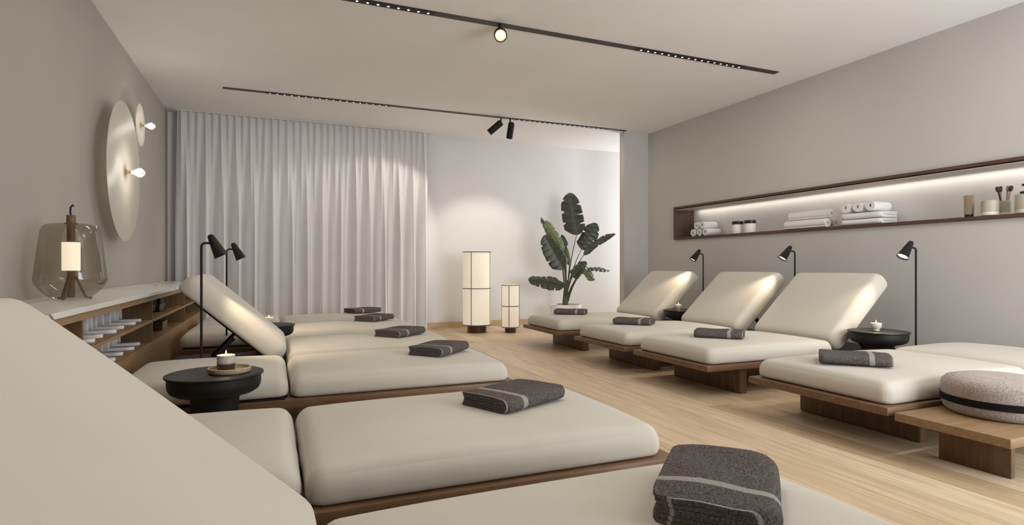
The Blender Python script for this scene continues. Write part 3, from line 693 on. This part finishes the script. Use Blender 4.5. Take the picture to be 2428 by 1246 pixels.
# ------------------------------------------------------------------ recessed shelf in the right wall
ns = thing('wall_shelf', 'long dark walnut-framed shelf recessed in the right wall, lit from above', 'wall shelf', (XR, 3.0, NZ0))
def nb(name, m, x0, x1, y0, y1, z0, z1, par=None, bev=.001):
    return MB().box(x0 - XR, x1 - XR, y0 - 3.0, y1 - 3.0, z0 - NZ0, z1 - NZ0, bev, 1).build(name, m, par or ns, 30)
E_ = .0015
nb('bottom_board', M['walnut_y'], XR - .03, XR + .30, NY0 + E_, NY1 - E_, NZ0 + E_, NZ0 + .03)
nb('top_board', M['walnut_y'], XR - .03, XR + .30, NY0 + E_, NY1 - E_, NZ1 - .028, NZ1 - E_)
nb('end_panel', M['walnut_y'], XR - .03, XR + .30, NY1 - .027, NY1 - E_, NZ0 + .03, NZ1 - .028)
nb('end_panel', M['walnut_y'], XR - .03, XR + .30, NY0 + E_, NY0 + .027, NZ0 + .03, NZ1 - .028)
nb('back_panel', M['niche_back'], XR + .30, XR + .315, NY0 + .027, NY1 - .027, NZ0 + .03, NZ1 - .028)
nb('light_cover', M['lining'], XR - .012, XR + .235, NY0 + .027, NY1 - .027, NZ1 - .044, NZ1 - .036)
nb('led_strip', M['led'], XR + .245, XR + .259, NY0 + .05, NY1 - .05, NZ1 - .034, NZ1 - .030)
light('shelf_light', 'AREA', (.252, -.1, NZ1 - NZ0 - .038), (.292, -.1, -.5), 4.2, NEUT, 6.8, .015, parent=ns).rotation_euler = (math.radians(-6), 0, PI / 2)
SZ = NZ0 + .0305
# small rolled towels at the far end (axis into the wall)
r1 = spiral_roll(.22, .052, .013, 2.6, seed=1.2).build('rolled_towel', M['white_towel'], None, 60)
for i, (y, lev, nm) in enumerate([(6.10, 0, 'bottom left'), (5.985, 0, 'bottom middle'), (5.87, 0, 'bottom right'), (6.04, 1, 'top left'), (5.925, 1, 'top right')]):
    o = r1 if i == 0 else cp(r1); o.location = (5.135 + .01 * (i % 2), y, SZ + lev * .092)
    tag(o, 'small white rolled towel at the far end of the wall shelf, %s of five' % nm, 'rolled towel', 'small rolled towels at the shelf end')
def jar(label, loc):
    t = thing('jar', label, 'jar', loc, 0, 'white jars with black lids')
    MB().lathe([(0, 0), (.058, 0), (.063, .004), (.063, .108), (.060, .114), (0, .114)], 40).build('jar_body', M['ceramic'], t, 40)
    MB().lathe([(.064, .114), (.066, .118), (.066, .148), (.063, .151), (0, .151), ], 40).build('lid', M['pump'], t, 40); return t
j = jar('white jar with black lid on the wall shelf, left of two', (5.20, 5.37, SZ)); dup(j, (5.215, 5.19, SZ + 0.0), 0, 'white jar with black lid on the wall shelf, right of two')
# rolls along the shelf
r2 = spiral_roll(.50, .052, .014, 2.8, seed=.4).build('rolled_towel', M['white_towel'], None, 60)
for i, (x, y, z, nm) in enumerate([(5.165, 4.12, 0, 'in front at the bottom'), (5.285, 4.12, 0, 'behind at the bottom'), (5.215, 4.11, .094, 'on top of the other two')]):
    o = r2 if i == 0 else cp(r2); o.location = (x, y, SZ + z); o.rotation_euler = (0, 0, PI / 2)
    tag(o, 'long white rolled towel lying along the wall shelf, %s' % nm, 'rolled towel', 'long rolled towels on the shelf')
f1 = towel_mesh(.40, .24, .054, 2, .012, False, .002, 3).build('folded_towel', M['white_towel'], None, 50)
for i, (z, nm) in enumerate([(0, 'lower'), (.0600, 'upper')]):
    o = f1 if i == 0 else cp(f1); o.location = (5.235, 3.74, SZ + z); o.rotation_euler = (0, 0, PI / 2 + PI)
    tag(o, 'white folded towel under three rolls on the wall shelf, %s one of two' % nm, 'towel', 'white folded towels on the shelf')
r3 = spiral_roll(.235, .050, .013, 2.7, seed=2.2).build('rolled_towel', M['white_towel'], None, 60)
for i, (y, nm) in enumerate([(3.89, 'left'), (3.765, 'middle'), (3.64, 'right')]):
    o = r3 if i == 0 else cp(r3); o.location = (5.12, y, SZ + .1215)
    tag(o, 'white rolled towel on top of the folded white towels, %s of three' % nm, 'rolled towel', 'rolls on the folded white towels')
# toiletries
tu = thing('tube', 'tan cosmetic tube standing on its black cap on the wall shelf', 'tube', (5.19, 2.86, SZ))
MB().lathe([(0, 0), (.029, 0), (.030, .002), (.030, .026), (0, .026)], 32).build('cap', M['pump'], tu, 40)
vs = []; fs = []; nn = 32
for i in range(9):
    s = i / 8; rx = .032 * (1 - s) + .003 * s; ry = .032 + .007 * s
    for k in range(nn): a = 2 * PI * k / nn; vs.append((rx * math.cos(a), ry * math.sin(a), .026 + .155 * s))
for i in range(8):
    for k in range(nn): l = (k + 1) % nn; fs.append((i * nn + k, i * nn + l, (i + 1) * nn + l, (i + 1) * nn + k))
fs.append(tuple(range(8 * nn, 9 * nn)))
MB().add(vs, fs).build('tube_body', M['tan'], tu, 50)
def cup(label, loc, r):
    t = thing('cup', label, 'cup', loc, 0, 'beige stoneware cups')
    MB().lathe([(0, .002), (r * .8, 0), (r * .97, .006), (r, .030)], 40).build('cup_base', M['cup_white'], t, 40)
    MB().lathe([(r, .030), (r, .118), (r * .95, .120), (r * .93, .117), (r * .93, .035), (0, .035)], 40).build('cup_wall', M['stoneware'], t, 40); return t
cup('wide empty beige stoneware cup on the wall shelf, right of the tube', (5.165, 2.70, SZ), .056)
cup('narrower beige stoneware cup holding brushes, behind the wide cup', (5.29, 2.675, SZ), .044)
def brush(label, loc, lean, tip, m):
    t = thing('brush', label, 'brush', loc, 0, 'brushes in the stoneware cup')
    d = Vector(lean).normalized(); Lh = .155
    MB().tube([Vector((0, 0, 0)), d * Lh], [.004, .006], 10).build('handle', M['brushwood'] if m else M['brush'], t, 50)
    MB().tube([d * Lh, d * (Lh + .012), d * (Lh + .035), d * (Lh + .045)], [.007, .013 * tip, .015 * tip, .008], 12).build('bristles', M['brush'] if m < 2 else M['brushwood'], t, 50)
BZ = SZ + .038
brush('dark brush leaning left in the stoneware cup', (5.29, 2.675, BZ), (-.18, .12, 1), 1, 0)
brush('dark-tipped brush with wooden handle, upright in the stoneware cup', (5.295, 2.69, BZ), (-.02, .02, 1), .8, 1)
brush('light wooden brush in the middle of the stoneware cup', (5.305, 2.665, BZ), (.03, -.06, 1), .8, 2)
brush('dark-tipped brush leaning right in the stoneware cup', (5.28, 2.655, BZ), (.14, -.14, 1), .9, 1)
bo = thing('pump_bottle', 'beige dispenser bottle with black pump at the right edge of the shelf', 'bottle', (5.20, 2.475, SZ))
MB().lathe([(0, .001), (.06, 0), (.072, .006), (.074, .032)], 48).build('bottle_base', M['cup_white'], bo, 40)
MB().lathe([(.074, .032), (.074, .140), (.070, .146), (.03, .148), (0, .148)], 48).build('bottle_body', M['stoneware'], bo, 40)
MB().lathe([(0, .148), (.044, .148), (.044, .168), (.018, .172), (.012, .19), (.016, .205), (.034, .212), (.034, .224), (0, .224)], 32).build('pump', M['pump'], bo, 40)

# ------------------------------------------------------------------ potted plant
pl = thing('potted_plant', 'tall banana-leaf plant in a white round pot in front of the alcove wall', 'plant', (4.11, 7.75, 0))
MB().lathe([(0, 0), (.215, 0), (.228, .010), (.240, .345), (.238, .352), (.226, .352), (.222, .30), (0, .30)], 64).build('pot', M['ceramic'], pl, 40)
MB().lathe([(.223, .302), (.1, .312), (0, .315)], 40).build('soil', M['soil'], pl, 40)
PO = Vector((4.11, 7.75, 0))
MB().tube([(0, 0, .30), (.0, 0, .42), (.01, 0, .60), (.02, 0, .72)], [.052, .045, .034, .018], 14).build('trunk', M['stem'], pl, 60)
def leaf(base, tip, wd, nrm, droop=.0, splits=(), light_=False, fold=.25):
    """blade from base to tip (world), nrm = facing of the blade"""
    B = Vector(base) - PO; Tp = Vector(tip) - PO; ax = Tp - B; Ln = ax.length; ax.normalize()
    nv = Vector(nrm); nv = (nv - ax * nv.dot(ax)).normalized(); sd = ax.cross(nv).normalized()
    n, m = 44, 7; mb = MB()
    for i in range(n + 1):
        s = i / n
        wv = wd * min(1, (s / .16)) ** .55 * (1 - max(0, (s - .55) / .45) ** 2.2) ** .6 if s > 0 else 0.002
        wv = max(wv, .002)
        for k in range(-m, m + 1):
            u = k / m; ww = wv
            for (sp, side, dep) in splits:
                if side * u > 0:
                    d = abs(s - sp - .03 * abs(u))
                    if d < .02: ww *= 1 - dep * (1 - d / .02)
            off = abs(u) ** 1.3 * ww * fold
            dr = droop * (max(0, s - .2) ** 2) * Ln + .10 * ww * abs(u) ** 2 * math.sin(s * 9 + u * 2)
            p_ = B + ax * (s * Ln) + sd * (u * ww) - nv * off * .8 + Vector((0, 0, -dr)) + nv * .006 * math.sin(s * 40) * abs(u)
            mb.v.append(tuple(p_)); mb.uv[len(mb.v) - 1] = (s, u)
    q = 2 * m + 1
    for i in range(n):
        for k in range(q - 1): mb.f.append((i * q + k, i * q + k + 1, (i + 1) * q + k + 1, (i + 1) * q + k))
    o = mb.build('leaf', M['leaf_light'] if light_ else M['leaf'], pl, 80)
    sm = o.modifiers.new('thick', 'SOLIDIFY'); sm.thickness = .002
    mid = [B + ax * (s * Ln) + Vector((0, 0, -droop * (max(0, s - .2) ** 2) * Ln)) + nv * .002 for s in [i / 10 for i in range(11)]]
    mr = MB().tube(mid, [.007 * (1 - .8 * i / 10) for i in range(11)], 6).build('midrib', M['stem'], o, 60)
    root = Vector((.02 * rnd.uniform(-1, 1) + .01, .03 * rnd.uniform(-1, 1), .40)); h_ = B - root
    c1_ = root + Vector((h_.x * .25, h_.y * .25, h_.z * .55))
    pts = [root * (1 - t) ** 2 + c1_ * 2 * t * (1 - t) + B * t * t for t in [i / 8 for i in range(9)]]
    MB().tube(pts, [.013 - .008 * i / 8 for i in range(9)], 8).build('leaf_stalk', M['stem'], pl, 60)
F = (-.35, -1, .15)
leaf((4.285, 7.72, 1.405), (4.20, 7.80, 2.06), .165, (-.3, -1, .1), 0, [(.22, 1, .7), (.45, 1, .8), (.7, 1, .5), (.55, -1, .6), (.30, -1, .5), (.8, -1, .5)])
leaf((4.02, 7.62, 1.16), (3.655, 7.66, 1.70), .10, (.75, -.55, .3), .10, [(.4, 1, .7), (.6, -1, .7)], False, .7)
leaf((3.99, 7.60, 1.155), (3.70, 7.62, 1.60), .10, (.1, -1, .2), .0, [(.35, 1, .8), (.6, 1, .6)], True, .2)
leaf((3.955, 7.52, .88), (3.665, 7.58, 1.385), .145, (-.2, -1, .25), .0, [(.30, 1, .7), (.62, 1, .8), (.35, -1, .5), (.75, -1, .5)])
leaf((4.02, 7.72, 1.06), (3.83, 7.80, 1.42), .10, (-.4, -1, .1), 0, [(.5, 1, .6)])
leaf((4.37, 7.72, 1.19), (4.62, 7.70, 1.60), .125, (-.55, -1, .2), 0, [(.4, 1, .8), (.55, -1, .7), (.75, 1, .5)])
leaf((4.36, 7.64, 1.10), (4.94, 7.66, 1.56), .050, (.5, -.7, .7), .26, [(.4, 1, .7), (.7, -1, .7)], False, .5)
leaf((4.02, 7.60, .655), (3.43, 7.62, .78), .12, (-.1, -.75, .65), .12, [(.25, -1, .7), (.45, 1, .9), (.65, -1, .6)], False, .35)
leaf((4.12, 7.55, .77), (4.42, 7.66, 1.0), .085, (-.1, -1, .35), 0, [(.4, 1, .6), (.6, -1, .7)])
leaf((4.30, 7.55, .885), (4.80, 7.60, .93), .05, (-.1, -.7, .8), .22, [(.5, 1, .6)], False, .4)
leaf((4.31, 7.52, .90), (4.50, 7.55, .72), .075, (.1, -1, .3), 0, [(.5, 1, .6)], True, .4)
leaf((4.15, 7.70, .94), (4.115, 7.76, 1.24), .035, (-.5, -1, .0), 0, [], True, .6)
leaf((4.12, 7.74, 1.23), (4.06, 7.78, 1.41), .04, (-.3, -1, .0), 0, [])
